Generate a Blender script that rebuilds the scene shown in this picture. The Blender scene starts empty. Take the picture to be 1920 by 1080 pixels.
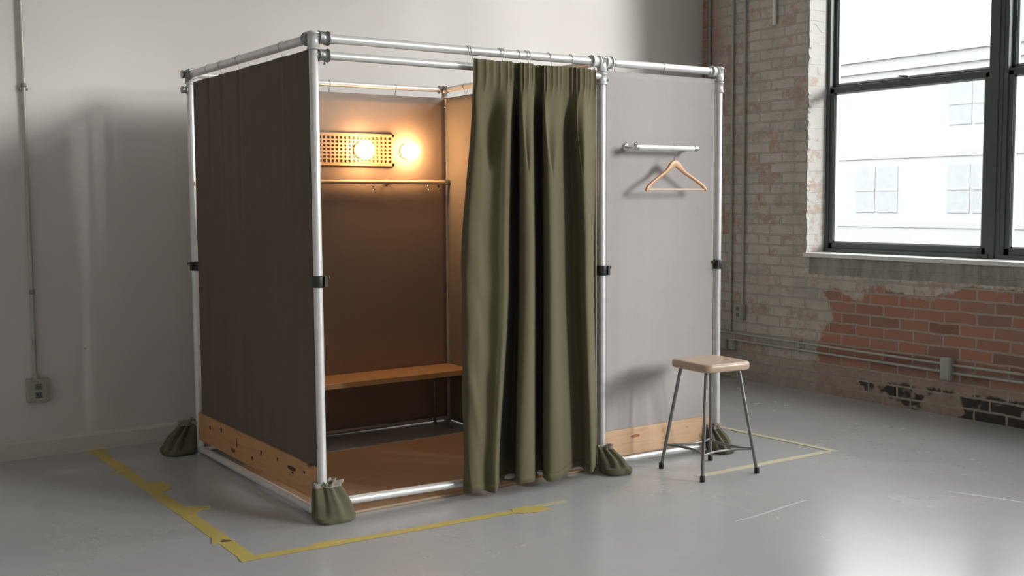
import bpy, bmesh, math, random
from mathutils import Vector, Matrix, noise
random.seed(7)
C = bpy.context.scene.collection
PI = math.pi

# ------------------------------------------------------------------ scene constants
H = 2.15            # height of the top rails' axis
R = 0.0205          # pipe radius
W, W2, D = 1.616, 0.846, 1.657     # opening width, outer panel width, booth depth
XE = 1.668          # inner rear post
YW, XW = 2.12, 4.40 # rear wall and brick wall
CEIL = 5.2
XL, YF = -3.6, -9.5

# ------------------------------------------------------------------ materials
def new_mat(name):
    m = bpy.data.materials.new(name); m.use_nodes = True
    nt = m.node_tree; b = nt.nodes['Principled BSDF']
    return m, nt, b
def N(nt, t, **kw):
    n = nt.nodes.new(t)
    for k, v in kw.items():
        if k in n.inputs: n.inputs[k].default_value = v
        else: setattr(n, k, v)
    return n
def ramp(nt, src, stops):
    r = nt.nodes.new('ShaderNodeValToRGB'); e = r.color_ramp.elements
    while len(e) < len(stops): e.new(0.5)
    for i, (p, c) in enumerate(stops):
        e[i].position = p; e[i].color = (*c, 1) if len(c) == 3 else c
    nt.links.new(src, r.inputs[0]); return r
def mixc(nt, f, a, b, mode='MIX'):
    m = nt.nodes.new('ShaderNodeMix'); m.data_type = 'RGBA'; m.blend_type = mode
    for i, v in ((0, f), (6, a), (7, b)):
        if isinstance(v, (int, float)): m.inputs[i].default_value = v
        elif isinstance(v, tuple): m.inputs[i].default_value = (*v, 1)
        else: nt.links.new(v, m.inputs[i])
    return m.outputs[2]
def math_(nt, op, a, b=None, c=None, clamp=False):
    m = nt.nodes.new('ShaderNodeMath'); m.operation = op; m.use_clamp = clamp
    for i, v in enumerate((a, b, c)):
        if v is None: continue
        if isinstance(v, (int, float)): m.inputs[i].default_value = v
        else: nt.links.new(v, m.inputs[i])
    return m.outputs[0]
def coords(nt, scale=(1, 1, 1), loc=(0, 0, 0), rot=(0, 0, 0)):
    tc = nt.nodes.new('ShaderNodeTexCoord'); mp = nt.nodes.new('ShaderNodeMapping')
    mp.inputs['Scale'].default_value = scale; mp.inputs['Location'].default_value = loc
    mp.inputs['Rotation'].default_value = rot
    nt.links.new(tc.outputs['Object'], mp.inputs[0]); return mp.outputs[0]
def noise_(nt, vec, scale, detail=4, rough=.5, dist=0):
    n = nt.nodes.new('ShaderNodeTexNoise'); nt.links.new(vec, n.inputs['Vector'])
    n.inputs['Scale'].default_value = scale; n.inputs['Detail'].default_value = detail
    n.inputs['Roughness'].default_value = rough; n.inputs['Distortion'].default_value = dist
    return n.outputs['Fac']
def bump(nt, b, h, strength, dist=.01):
    bp = nt.nodes.new('ShaderNodeBump'); bp.inputs['Strength'].default_value = strength
    bp.inputs['Distance'].default_value = dist
    nt.links.new(h, bp.inputs['Height']); nt.links.new(bp.outputs[0], b.inputs['Normal'])
def simple(name, col, rough=.6, metal=0, var=0.0, vscale=8, bmp=0, bscale=200):
    m, nt, b = new_mat(name)
    b.inputs['Roughness'].default_value = rough; b.inputs['Metallic'].default_value = metal
    v = coords(nt)
    n = noise_(nt, v, vscale)
    r = ramp(nt, n, [(.3, tuple(c * (1 - var) for c in col)), (.7, tuple(min(1, c * (1 + var)) for c in col))])
    nt.links.new(r.outputs[0], b.inputs['Base Color'])
    if bmp: bump(nt, b, noise_(nt, v, bscale, 3), bmp, .002)
    return m
def fabric(name, col, mottling=.12, bs=.25):
    m, nt, b = new_mat(name)
    b.inputs['Roughness'].default_value = .95
    b.inputs['Specular IOR Level'].default_value = .15
    b.inputs['Sheen Weight'].default_value = .12
    v = coords(nt)
    n1 = noise_(nt, v, 7, 5, .65); n2 = noise_(nt, v, 240, 3, .7)
    n3 = noise_(nt, coords(nt, (60, 60, 6)), 4, 3)
    a = mixc(nt, n1, tuple(c * (1 - mottling) for c in col), tuple(c * (1 + mottling) for c in col))
    a = mixc(nt, math_(nt, 'MULTIPLY', n2, .22), a, tuple(c * .55 for c in col))
    a = mixc(nt, math_(nt, 'MULTIPLY', n3, .12), a, tuple(min(1, c * 1.4) for c in col))
    nt.links.new(a, b.inputs['Base Color'])
    bump(nt, b, n2, bs, .002)
    return m
def wood(name, c1, c2, axis='x', knots=True, rough=.55, knotcol=(.09, .04, .018)):
    m, nt, b = new_mat(name)
    b.inputs['Roughness'].default_value = rough
    s = {'x': (1.2, 14, 14), 'y': (14, 1.2, 14), 'z': (14, 14, 1.2)}[axis]
    v = coords(nt, s)
    n = noise_(nt, v, 1.6, 6, .6, .6); n2 = noise_(nt, v, 7, 3, .6)
    r = ramp(nt, n, [(.3, c2), (.5, c1), (.72, tuple((p + q) / 2 for p, q in zip(c1, c2)))])
    col = mixc(nt, math_(nt, 'MULTIPLY', n2, .3), r.outputs[0], c2)
    if knots:
        ks = {'x': (3.2, 9, 9), 'y': (9, 3.2, 9), 'z': (9, 9, 3.2)}[axis]
        vo = nt.nodes.new('ShaderNodeTexVoronoi'); nt.links.new(coords(nt, ks, (.31, .17, .23)), vo.inputs['Vector'])
        vo.inputs['Scale'].default_value = 1.0
        k = math_(nt, 'MULTIPLY_ADD', noise_(nt, coords(nt), 30, 2), .12, vo.outputs['Distance'])
        kr = ramp(nt, k, [(.13, (1, 1, 1)), (.19, (0, 0, 0))])
        col = mixc(nt, kr.outputs[0], col, knotcol)
    nt.links.new(col, b.inputs['Base Color']); bump(nt, b, n, .15, .002)
    return m

M = {}
M['knot'] = simple('dark_knot', (.06, .03, .012), .7, 0, .3, 60)
M['pipe'] = simple('galvanised_pipe', (.72, .72, .715), .38, .30, .06, 20)
M['fitting'] = simple('cast_fitting', (.33, .34, .335), .42, .75, .12, 40, .2, 120)
M['clamp'] = simple('black_clamp', (.018, .02, .02), .45, 0, .1)
M['screw'] = simple('brass_screw', (.16, .12, .06), .4, .7, .1)
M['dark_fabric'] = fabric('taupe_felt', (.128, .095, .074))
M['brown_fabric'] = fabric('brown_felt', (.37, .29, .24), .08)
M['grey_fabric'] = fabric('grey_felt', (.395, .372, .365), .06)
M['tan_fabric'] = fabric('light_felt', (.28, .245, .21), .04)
M['curtain'] = fabric('olive_canvas', (.138, .122, .070), .10, .35)
M['bag'] = fabric('olive_bag_canvas', (.135, .128, .085), .12, .5)
M['collar'] = fabric('frayed_collar', (.33, .30, .25), .2, .8)
M['cord'] = simple('drawstring_cord', (.34, .31, .26), .8)
M['pine'] = wood('pine_board', (.66, .44, .28), (.50, .29, .16), 'x')
M['pine_y'] = wood('pine_board_long', (.56, .31, .14), (.44, .21, .085), 'y')
M['plywood'] = wood('plywood_floor', (.44, .325, .22), (.38, .27, .175), 'x', False, .42)
M['bench'] = wood('bench_board', (.80, .50, .25), (.66, .38, .17), 'x', False, .42)
M['hanger'] = wood('hanger_wood', (.60, .34, .18), (.52, .28, .14), 'x', False, .4)
M['bar_wood'] = simple('pale_dowel', (.62, .50, .38), .5)
M['grille'] = wood('grille_wood', (.62, .42, .24), (.54, .34, .18), 'x', False, .5)
M['seat'] = wood('stool_seat_wood', (.50, .36, .27), (.44, .31, .23), 'x', False, .32)
M['stool_metal'] = simple('stool_grey_steel', (.20, .205, .20), .38, .5, .05)
M['rubber'] = simple('black_rubber', (.012, .012, .013), .6)
M['steel'] = simple('polished_steel', (.72, .72, .71), .22, .9, .03)
M['wire'] = simple('dark_wire', (.16, .15, .14), .3, .8)
M['white_pipe'] = simple('white_pipe', (.74, .74, .73), .35, .1, .03)
M['conduit'] = simple('painted_conduit', (.42, .43, .38), .45, .2, .06)
M['conduit_dark'] = simple('conduit_dark_grey', (.27, .26, .22), .5, .2, .08)  # darker grey of the couplings, the strap and the corner pipe
M['box'] = simple('outlet_box_paint', (.40, .40, .35), .5, .2, .05)
M['socket'] = simple('socket_plastic', (.20, .195, .17), .5)
M['slot'] = simple('socket_slot', (.03, .03, .028), .7)
M['frame'] = simple('window_frame_paint', (.075, .092, .092), .45, 0, .06)
M['bead'] = simple('glazing_bead', (.55, .58, .58), .5)
M['sill'] = simple('white_sill', (.78, .78, .75), .5, 0, .05, 6)
M['ceiling'] = simple('ceiling_paint', (.75, .75, .74), .9)
M['sidewall'] = simple('far_wall_paint', (.76, .74, .71), .9)
M['facade'] = simple('far_facade', (.262, .266, .266), .9, 0, .02, .5)
M['far_pane'] = simple('far_pane', (.222, .233, .247), .5, 0, .05)
M['far_trim'] = simple('far_trim', (.25, .253, .253), .9)

# tape
def tape(name, col, wear):
    m, nt, b = new_mat(name); b.inputs['Roughness'].default_value = .5
    v = coords(nt); n = noise_(nt, v, 14, 4, .6); n2 = noise_(nt, coords(nt, (1, 1, 1)), 60, 3)
    c = mixc(nt, n, col, tuple(x * .86 for x in col))
    c = mixc(nt, math_(nt, 'MULTIPLY', n2, wear), c, (.42, .42, .38))
    nt.links.new(c, b.inputs['Base Color']); bump(nt, b, n, .2, .004); return m
M['tape'] = tape('yellow_tape', (.66, .52, .13), .15)
M['tape_worn'] = tape('worn_yellow_tape', (.66, .60, .34), .5)
M['tape_pale'] = tape('pale_glare_yellow_tape', (.72, .65, .44), .3)  # pale, partly worn tape; glare of reflected light is put into the colour

# lamp
def lampmat():
    m, nt, b = new_mat('opal_lamp_glow')
    b.inputs['Base Color'].default_value = (.9, .85, .75, 1)
    b.inputs['Emission Color'].default_value = (1, .56, .25, 1)
    b.inputs['Emission Strength'].default_value = LAMP
    return m
LAMP = 72.0
M['lamp'] = lampmat()
M['lamp_base'] = simple('lamp_base', (.62, .52, .42), .5)

def glassmat():
    m = bpy.data.materials.new('window_glass'); m.use_nodes = True; nt = m.node_tree; nt.nodes.clear()
    o = nt.nodes.new('ShaderNodeOutputMaterial'); t = nt.nodes.new('ShaderNodeBsdfTransparent')
    t.inputs[0].default_value = (.97, .985, .985, 1)
    g = nt.nodes.new('ShaderNodeBsdfGlossy'); g.inputs['Roughness'].default_value = .02
    f = nt.nodes.new('ShaderNodeFresnel'); f.inputs[0].default_value = 1.45
    mx = nt.nodes.new('ShaderNodeMixShader')
    nt.links.new(math_(nt, 'MULTIPLY', f.outputs[0], .6), mx.inputs[0])
    nt.links.new(t.outputs[0], mx.inputs[1]); nt.links.new(g.outputs[0], mx.inputs[2])
    nt.links.new(mx.outputs[0], o.inputs[0]); return m
M['glass'] = glassmat()

def floormat():
    m, nt, b = new_mat('painted_concrete')
    v = coords(nt)
    n = noise_(nt, v, .9, 6, .6, .5); n2 = noise_(nt, v, 9, 5, .65); n3 = noise_(nt, v, 70, 3, .6)
    c = ramp(nt, n, [(.3, (.455, .462, .475)), (.7, (.505, .508, .515))]).outputs[0]
    c = mixc(nt, math_(nt, 'MULTIPLY', n2, .16), c, (.30, .31, .31))
    spots = ramp(nt, noise_(nt, coords(nt, (1, 1, 1), (4, 2, 0)), 5.5, 5, .7), [(.70, (0, 0, 0)), (.76, (1, 1, 1))]).outputs[0]
    c = mixc(nt, math_(nt, 'MULTIPLY', spots, .0), c, (.26, .26, .26))
    nt.links.new(c, b.inputs['Base Color'])
    rr = ramp(nt, n, [(.3, (.22,) * 3), (.75, (.30,) * 3)]).outputs[0]
    nt.links.new(rr, b.inputs['Roughness'])
    b.inputs['Specular IOR Level'].default_value = .55
    return m
M['floor'] = floormat()
def wallmat():
    m, nt, b = new_mat('rear_wall_paint')
    v = coords(nt); n = noise_(nt, v, 1.3, 5, .5); n2 = noise_(nt, v, 40, 4, .6)
    c = ramp(nt, n, [(.3, (.66, .625, .60)), (.7, (.72, .685, .66))]).outputs[0]
    nt.links.new(c, b.inputs['Base Color']); b.inputs['Roughness'].default_value = .75
    bump(nt, b, n2, .08, .004); return m
M['wall'] = wallmat()
M['baseboard'] = simple('baseboard_paint', (.68, .64, .60), .6, 0, .05, 5, .2, 30)

def brickmat():
    m, nt, b = new_mat('old_brick_and_plaster')
    tc = nt.nodes.new('ShaderNodeTexCoord'); sx = nt.nodes.new('ShaderNodeSeparateXYZ')
    nt.links.new(tc.outputs['Object'], sx.inputs[0])
    Y, Z = sx.outputs[1], sx.outputs[2]
    cb = nt.nodes.new('ShaderNodeCombineXYZ')
    wob = noise_(nt, tc.outputs['Object'], 6, 3)
    nt.links.new(math_(nt, 'MULTIPLY_ADD', noise_(nt, tc.outputs['Object'], 2.5, 2), .07, Y), cb.inputs[0]); nt.links.new(math_(nt, 'MULTIPLY_ADD', wob, .020, math_(nt, 'MULTIPLY_ADD', noise_(nt, tc.outputs['Object'], 25, 3), .007, Z)), cb.inputs[1])
    br = nt.nodes.new('ShaderNodeTexBrick'); nt.links.new(cb.outputs[0], br.inputs['Vector'])
    for k, v in (('Scale', 1.0), ('Mortar Size', .0085), ('Mortar Smooth', .25), ('Bias', 0.0), ('Brick Width', .235), ('Row Height', .0785)):
        br.inputs[k].default_value = v
    br.inputs['Color1'].default_value = (0, 0, 0, 1); br.inputs['Color2'].default_value = (1, 1, 1, 1)
    br.inputs['Mortar'].default_value = (.5, .5, .5, 1)
    mort = br.outputs['Fac']
    O = tc.outputs['Object']
    n1 = noise_(nt, O, 3.2, 6, .62); n2 = noise_(nt, O, 16, 5, .65); n3 = noise_(nt, O, 55, 4, .6); nb = noise_(nt, O, 1.4, 4, .6)
    red = ramp(nt, br.outputs['Color'], [(0, (.24, .11, .08)), (.3, (.42, .19, .13)), (.6, (.46, .20, .125)), (.8, (.40, .20, .155)), (1, (.20, .12, .10))]).outputs[0]
    red = mixc(nt, math_(nt, 'MULTIPLY', n2, .45), red, (.30, .20, .15))
    speck = ramp(nt, n3, [(.68, (0, 0, 0)), (.74, (1, 1, 1))]).outputs[0]
    red = mixc(nt, math_(nt, 'MULTIPLY', speck, .5), red, (.60, .52, .46))
    bare = mixc(nt, mort, red, (.41, .34, .29))
    # painted / plastered colour: grey-beige with greenish patches
    paint = ramp(nt, n1, [(.25, (.35, .33, .29)), (.5, (.54, .50, .44)), (.75, (.62, .57, .51))]).outputs[0]
    paint = mixc(nt, math_(nt, 'MULTIPLY', math_(nt, 'MULTIPLY', mort, n1), .75), paint, (.26, .235, .20))
    blot = ramp(nt, noise_(nt, O, 7.5, 5, .7), [(.56, (0, 0, 0)), (.62, (1, 1, 1))]).outputs[0]
    paint = mixc(nt, math_(nt, 'MULTIPLY', blot, .35), paint, (.30, .24, .19))
    rub = ramp(nt, math_(nt, 'ADD', math_(nt, 'MULTIPLY', br.outputs['Color'], .16), math_(nt, 'ADD', math_(nt, 'MULTIPLY', n1, .45), math_(nt, 'MULTIPLY', n2, .5))), [(.58, (0, 0, 0)), (.66, (1, 1, 1))]).outputs[0]
    paint = mixc(nt, math_(nt, 'MULTIPLY', rub, .65), paint, mixc(nt, .45, red, (.44, .33, .26)))
    # bare zone:   z < .86 and y < 1.02  (ragged), plus rear corner strip
    e1 = math_(nt, 'MULTIPLY_ADD', n1, .34, math_(nt, 'MULTIPLY_ADD', n2, .16, math_(nt, 'MULTIPLY_ADD', Y, .10, Z)))   # z + noise
    zb = ramp(nt, e1, [(.52, (1, 1, 1)), (.535, (0, 0, 0))])
    zscaled = math_(nt, 'MULTIPLY', e1, .5); nt.links.new(zscaled, zb.inputs[0])
    e2 = math_(nt, 'ADD', math_(nt, 'MULTIPLY_ADD', nb, .55, Y), math_(nt, 'MULTIPLY', n2, .25))
    yb = ramp(nt, math_(nt, 'MULTIPLY', e2, .5), [(.62, (1, 1, 1)), (.64, (0, 0, 0))]).outputs[0]
    bz = math_(nt, 'MULTIPLY', zb.outputs[0], yb)
    corner = ramp(nt, math_(nt, 'MULTIPLY', math_(nt, 'ADD', Y, math_(nt, 'MULTIPLY', n1, .5)), .4), [(.83, (0, 0, 0)), (.93, (1, 1, 1))]).outputs[0]
    hi = ramp(nt, math_(nt, 'MULTIPLY', Z, .3), [(.42, (0, 0, 0)), (.72, (1, 1, 1))]).outputs[0]
    mask = math_(nt, 'MAXIMUM', bz, math_(nt, 'MULTIPLY', math_(nt, 'MULTIPLY', corner, hi), .8))
    col = mixc(nt, mask, paint, bare)
    # concrete band under the window
    band = math_(nt, 'MULTIPLY', math_(nt, 'GREATER_THAN', math_(nt, 'MULTIPLY_ADD', n2, .03, Z), .895), math_(nt, 'LESS_THAN', Z, 1.04))
    band = math_(nt, 'MULTIPLY', band, math_(nt, 'LESS_THAN', math_(nt, 'MULTIPLY_ADD', n2, .1, Y), 1.04))
    con = ramp(nt, noise_(nt, coords(nt, (1, 3, .8)), 4, 6, .65), [(.3, (.19, .195, .16)), (.5, (.33, .315, .265)), (.7, (.42, .395, .34))]).outputs[0]
    col = mixc(nt, band, col, con)
    # floor-level crumbling: pale mortar rim and black bricks
    low = ramp(nt, math_(nt, 'MULTIPLY_ADD', n2, .16, Z), [(.27, (1, 1, 1)), (.34, (0, 0, 0))]).outputs[0]
    col = mixc(nt, math_(nt, 'MULTIPLY', low, .75), col, mixc(nt, n2, (.22, .19, .155), (.50, .44, .37)))
    sy = math_(nt, 'MULTIPLY', math_(nt, 'LESS_THAN', math_(nt, 'MULTIPLY_ADD', n1, .5, Y), .74), math_(nt, 'SUBTRACT', 1.0, mort))
    nz = noise_(nt, coords(nt, (1, 2.1, 3), (0, .35, .2)), 1.6, 3)
    soot = math_(nt, 'MULTIPLY', sy, ramp(nt, math_(nt, 'MULTIPLY_ADD', n2, .1, Z), [(.205, (1, 1, 1)), (.225, (0, 0, 0))]).outputs[0])
    soot = math_(nt, 'MULTIPLY', soot, ramp(nt, nz, [(.47, (0, 0, 0)), (.50, (1, 1, 1))]).outputs[0])
    col = mixc(nt, math_(nt, 'MULTIPLY', soot, .93), col, (.028, .027, .026))
    # white paint creeping round the window reveal
    rv = math_(nt, 'MULTIPLY', math_(nt, 'LESS_THAN', math_(nt, 'ADD', Y, math_(nt, 'MULTIPLY', n2, .05)), 1.045), math_(nt, 'GREATER_THAN', Z, 1.045))
    rv = math_(nt, 'MAXIMUM', rv, math_(nt, 'GREATER_THAN', sx.outputs[0], XW + .012))
    col = mixc(nt, rv, col, mixc(nt, rub, (.43, .42, .40), (.36, .29, .25)))
    nt.links.new(col, b.inputs['Base Color']); b.inputs['Roughness'].default_value = .88
    hgt = math_(nt, 'ADD', math_(nt, 'MULTIPLY', mort, -1.0), math_(nt, 'ADD', math_(nt, 'MULTIPLY', n2, .8), math_(nt, 'MULTIPLY', n3, .35)))
    hgt = math_(nt, 'ADD', hgt, math_(nt, 'MULTIPLY', mask, -.5))
    bump(nt, b, hgt, .6, .008)
    return m
M['brick'] = brickmat()

# ------------------------------------------------------------------ mesh helpers
class MB:
    def __init__(s): s.v = []; s.f = []; s.sm = []
    def add(s, vs, fs, smooth=False):
        o = len(s.v); s.v += [tuple(v) for v in vs]
        for f in fs: s.f.append(tuple(i + o for i in f)); s.sm.append(smooth)
        return s
    def box(s, a, b, rot=None, piv=None):
        x0, y0, z0 = a; x1, y1, z1 = b
        vs = [Vector(p) for p in ((x0,y0,z0),(x1,y0,z0),(x1,y1,z0),(x0,y1,z0),(x0,y0,z1),(x1,y0,z1),(x1,y1,z1),(x0,y1,z1))]
        if rot: pv = Vector(piv or ((x0+x1)/2,(y0+y1)/2,(z0+z1)/2)); vs = [rot @ (v - pv) + pv for v in vs]
        return s.add(vs, [(0,3,2,1),(4,5,6,7),(0,1,5,4),(1,2,6,5),(2,3,7,6),(3,0,4,7)])
    def tube(s, pts, r, n=16, caps=True, closed=False):
        pts = [Vector(p) for p in pts]; k = len(pts)
        rs = r if isinstance(r, (list, tuple)) else [r] * k
        vs = []; up = None
        for i, p in enumerate(pts):
            if closed: t = (pts[(i+1) % k] - pts[i-1]).normalized()
            else: t = (pts[min(i+1,k-1)] - pts[max(i-1,0)])
            if t.length < 1e-9: t = Vector((0,0,1))
            t.normalize()
            if up is None:
                up = Vector((0,0,1)) if abs(t.z) < .9 else Vector((1,0,0))
            a = (up - t * up.dot(t)).normalized(); b = t.cross(a); up = a
            for j in range(n):
                q = 2 * PI * j / n; vs.append(p + (a * math.cos(q) + b * math.sin(q)) * rs[i])
        fs = []
        for i in range(k if closed else k - 1):
            i2 = (i + 1) % k
            for j in range(n):
                fs.append((i*n+j, i*n+(j+1) % n, i2*n+(j+1) % n, i2*n+j))
        s.add(vs, fs, True)
        if caps and not closed:
            for c in (0, k - 1):
                ring = vs[c*n:(c+1)*n]; s.add(ring, [tuple(range(n)) if c else tuple(reversed(range(n)))])
        return s
    def lathe(s, prof, c, axis='z', n=24):
        vs = []
        for (r, h) in prof:
            for j in range(n):
                q = 2*PI*j/n; a, b = r*math.cos(q), r*math.sin(q)
                vs.append({'z': (c[0]+a, c[1]+b, c[2]+h), 'y': (c[0]+a, c[1]+h, c[2]+b), 'x': (c[0]+h, c[1]+a, c[2]+b)}[axis])
        fs = [(i*n+j, i*n+(j+1)%n, (i+1)*n+(j+1)%n, (i+1)*n+j) for i in range(len(prof)-1) for j in range(n)]
        s.add(vs, fs, True)
        s.add(vs[:n], [tuple(range(n))]); s.add(vs[-n:], [tuple(range(n))]); return s
    def prism(s, poly, z0, z1, frame=None):
        n = len(poly)
        vs = [Vector((x, y, z0)) for x, y in poly] + [Vector((x, y, z1)) for x, y in poly]
        if frame: vs = [frame @ v for v in vs]
        return s.add(vs, [tuple(reversed(range(n))), tuple(range(n, 2*n))] + [(i, (i+1)%n, n+(i+1)%n, n+i) for i in range(n)])
    def build(s, name, mat, parent=None, bevel=0, seg=2, weld=False):
        off = parent_loc(parent)
        me = bpy.data.meshes.new(name)
        me.from_pydata([(Vector(v) - off)[:] for v in s.v], [], s.f); me.update()
        for p, q in zip(me.polygons, s.sm): p.use_smooth = q
        bm = bmesh.new(); bm.from_mesh(me)
        if weld: bmesh.ops.remove_doubles(bm, verts=bm.verts, dist=1e-5)
        bmesh.ops.recalc_face_normals(bm, faces=bm.faces); bm.to_mesh(me); bm.free()
        me.materials.append(M[mat] if isinstance(mat, str) else mat)
        o = bpy.data.objects.new(name, me); C.objects.link(o)
        if parent: o.parent = parent
        if bevel:
            b = o.modifiers.new('bevel', 'BEVEL'); b.width = bevel; b.segments = seg; b.limit_method = 'ANGLE'; b.angle_limit = .6
            b.harden_normals = False
        return o
ROOTLOC = {}
def parent_loc(p):
    v = Vector((0, 0, 0))
    while p: v += p.location; p = p.parent
    return v
def thing(name, label, cat, loc=(0, 0, 0), group=None):
    o = bpy.data.objects.new(name, None); C.objects.link(o); o.location = loc; o.empty_display_size = .1
    o['label'] = label; o['category'] = cat
    if group: o['group'] = group
    return o
def tag(o, label, cat, group=None):
    o['label'] = label; o['category'] = cat
    if group: o['group'] = group
    return o
def struct(o): o['kind'] = 'structure'; return o
def rebase(o, loc):   # move the origin of a top-level mesh to its base
    loc = Vector(loc); o.data.transform(Matrix.Translation(-loc)); o.location = loc; return o

# ------------------------------------------------------------------ the room
o = struct(MB().box((XL, YF, -.2), (XW + .35, YW + .3, 0)).build('floor', 'floor'))
struct(MB().box((XL, YF, CEIL), (XW + .35, YW + .3, CEIL + .2)).build('ceiling', 'ceiling'))
struct(MB().box((XL, YW, 0), (XW, YW + .3, CEIL)).build('wall_back', 'wall'))
struct(MB().box((XL - .2, YF, 0), (XL, YW, CEIL)).build('wall_left', 'sidewall'))
struct(MB().box((XL, YF - .2, 0), (XW, YF, CEIL)).build('wall_front', 'sidewall'))
bb = MB()
prof = [(0, 0), (0, .150), (.004, .158), (.012, .163), (.020, .166), (.020, 0)]
xs = [XL + i * (3.58 - .2) / 60 for i in range(61)] + [0 + .1 * i for i in range(1, 44)]
vs = []; fs = []
for i, x in enumerate(xs):
    j = .0035 * noise.noise(Vector((x * 9, 0, 0)))
    vs += [(x, YW - .022, 0.0), (x, YW - .022 + j, .088), (x, YW - .016, .100 + j), (x, YW - .006, .106 + j * .6), (x, YW, .107)]
for i in range(len(xs) - 1):
    for k in range(4): fs.append((i*5+k, i*5+k+1, i*5+5+k+1, i*5+5+k))
bb.add(vs, fs)
bb.box((XL, YW - .021, 0), (XW, YW, .001))
struct(bb.build('baseboard_back', 'baseboard'))

# window openings in the brick wall: (y_near_rear, y_front)
WT = 4.75; WB = 1.035
OPEN = [(1.014, -1.75), (-2.45, -5.2), (-5.9, -8.65)]
br = MB(); X0, X1 = XW, XW + .35
ys = [YW + .3]
for a, b_ in OPEN: ys += [a, b_]
ys.append(YF)
for i in range(0, len(ys), 2): br.box((X0, ys[i+1], 0), (X1, ys[i], CEIL))
for a, b_ in OPEN:
    br.box((X0, b_, 0), (X1, a, WB)); br.box((X0, b_, WT), (X1, a, CEIL))
struct(br.build('wall_right', 'brick'))
# ragged edge of masonry left along the rear jamb of the visible opening
rg = MB(); z = WB
poly = [(1.03, WB)]
zz = WB
while zz < WT:
    poly.append((1.008 + .012 * noise.noise(Vector((zz * 18, 1.3, 0))) + .010 * noise.noise(Vector((zz * 55, 4, 0))), zz)); zz += .018
poly.append((1.03, WT))
fr = Matrix(((0, 0, 1, 0), (1, 0, 0, 0), (0, 1, 0, 0), (0, 0, 0, 1)))
rg.prism(poly, XW - .006, XW + .02, fr)
struct(rg.build('trim_1', 'brick'))
for k, (a, b_) in enumerate(OPEN):
    s_ = MB().box((XW - .018, b_ - .02, WB - .028), (XW + .20, a + .02, WB + .002)).build('trim_%d' % (k + 2), 'sill', None, .004)
    struct(s_)

# windows
FX = XW + .20
def window(num, ya, yb):
    root = bpy.data.objects.new('window_%d' % num, None); C.objects.link(root)
    root.location = (FX, (ya + yb) / 2, WB); root['kind'] = 'structure'
    tiers = [(WB, 2.25), (2.25, 3.45), (3.45, WT)]
    f = MB()
    f.box((FX - .01, yb, WB), (FX + .09, ya, WB + .030)); f.box((FX, yb, WT - .04), (FX + .09, ya, WT))
    f.box((FX + .0, ya - .030, WB), (FX + .09, ya, WT)); f.box((FX + .0, yb, WB), (FX + .09, yb + .030, WT))
    f.build('frame', 'frame', root, .003)
    for t, (z0, z1) in enumerate(tiers):
        x = FX + (.012 if t == 0 else .045 if t == 1 else .055); w = .036 if t == 0 else .026
        rail_b = .046 if t == 0 else .028; z0_ = z0 + (.028 if t == 0 else 0)
        sroot = MB()
        sroot.box((x, yb + .028, z0_), (x + .035, ya - .028, z0_ + rail_b))
        sroot.box((x, yb + .028, z1 - .032), (x + .035, ya - .028, z1 + .012))
        sroot.box((x, ya - .028 - w, z0_), (x + .035, ya - .028, z1)); sroot.box((x, yb + .028, z0_), (x + .035, yb + .028 + w, z1))
        so = sroot.build('sash', 'frame', root, .003)
        i0, i1 = yb + .028 + w, ya - .028 - w; zb_, zt_ = z0_ + rail_b, z1 - .032
        bd = MB(); q = .012
        bd.box((x + .012, i0, zb_), (x + .03, i1, zb_ + q)); bd.box((x + .012, i0, zt_ - q), (x + .03, i1, zt_))
        bd.box((x + .012, i0, zb_), (x + .03, i0 + q, zt_)); bd.box((x + .012, i1 - q, zb_), (x + .03, i1, zt_))
        bd.build('glazing_bead', 'bead', so)
        MB().box((x + .018, i0, zb_), (x + .022, i1, zt_)).build('pane', 'glass', so)
    lk = MB(); yc = (ya + yb) / 2; zm = 2.262
    lk.box((FX + .004, yc - .045, zm), (FX + .05, yc + .045, zm + .008))
    lk.tube([(FX + .026, yc - .005, zm), (FX + .026, yc - .005, zm + .024)], .014, 12)
    lk.tube([(FX + .026, yc - .005, zm + .022), (FX + .012, yc + .055, zm + .030)], [.008, .005], 8)
    lk.build('sash_lock', 'frame', root)
    for dy in (-.42, .18, .42):
        MB().box((FX + .012, yc + dy - .016, zm), (FX + .045, yc + dy + .016, zm + .014)).build('lift_stop', 'frame', root, .003)
    return root
n = 1
for a, b_ in OPEN:
    mid = (a + b_) / 2
    window(n, a, mid + .035); window(n + 1, mid - .035, b_)
    struct(MB().box((FX - .004, mid - .036, WB), (FX + .10, mid + .036, WT)).box((FX - .012, mid - .008, WB), (FX + .05, mid + .008, WT)).build('trim_%d' % (5 + n // 2), 'frame', None, .003))
    n += 2

# ------------------------------------------------------------------ booth frame
frame = thing('booth_frame', 'grey metal pipe frame of the fitting booth with black clamps on its posts', 'frame', (0, 0, 0))
frame.location = (0, 0, 0)
posts = {'A': (0, 0), 'B': (W, 0), 'C': (W + W2, 0), 'D': (0, D), 'E': (XE, D)}
def post(k, top=H + .028):
    x, y = posts[k]
    m = MB().tube([(x, y, .006), (x, y, 1.25), (x, y, top - .003), (x, y, top)], [R, R, R, R * .86], 24)
    p = m.build('post', 'pipe', frame)
    f = MB().lathe([(.034, .0), (.034, .008), (.024, .010), (.024, .028)], (x, y, 0), 'z', 24); f.build('foot_plate', 'fitting', p)
    return p
P = {k: post(k) for k in posts}
def rail(a, b, r=R, name='rail'):
    return MB().tube([a, b], r, 24).build(name, 'pipe', frame)
g = .0
rail((.0, 0, H), (W - .0, 0, H)); rail((W, 0, H), (W + W2, 0, H)); rail((0, 0, H), (0, D, H))
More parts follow.
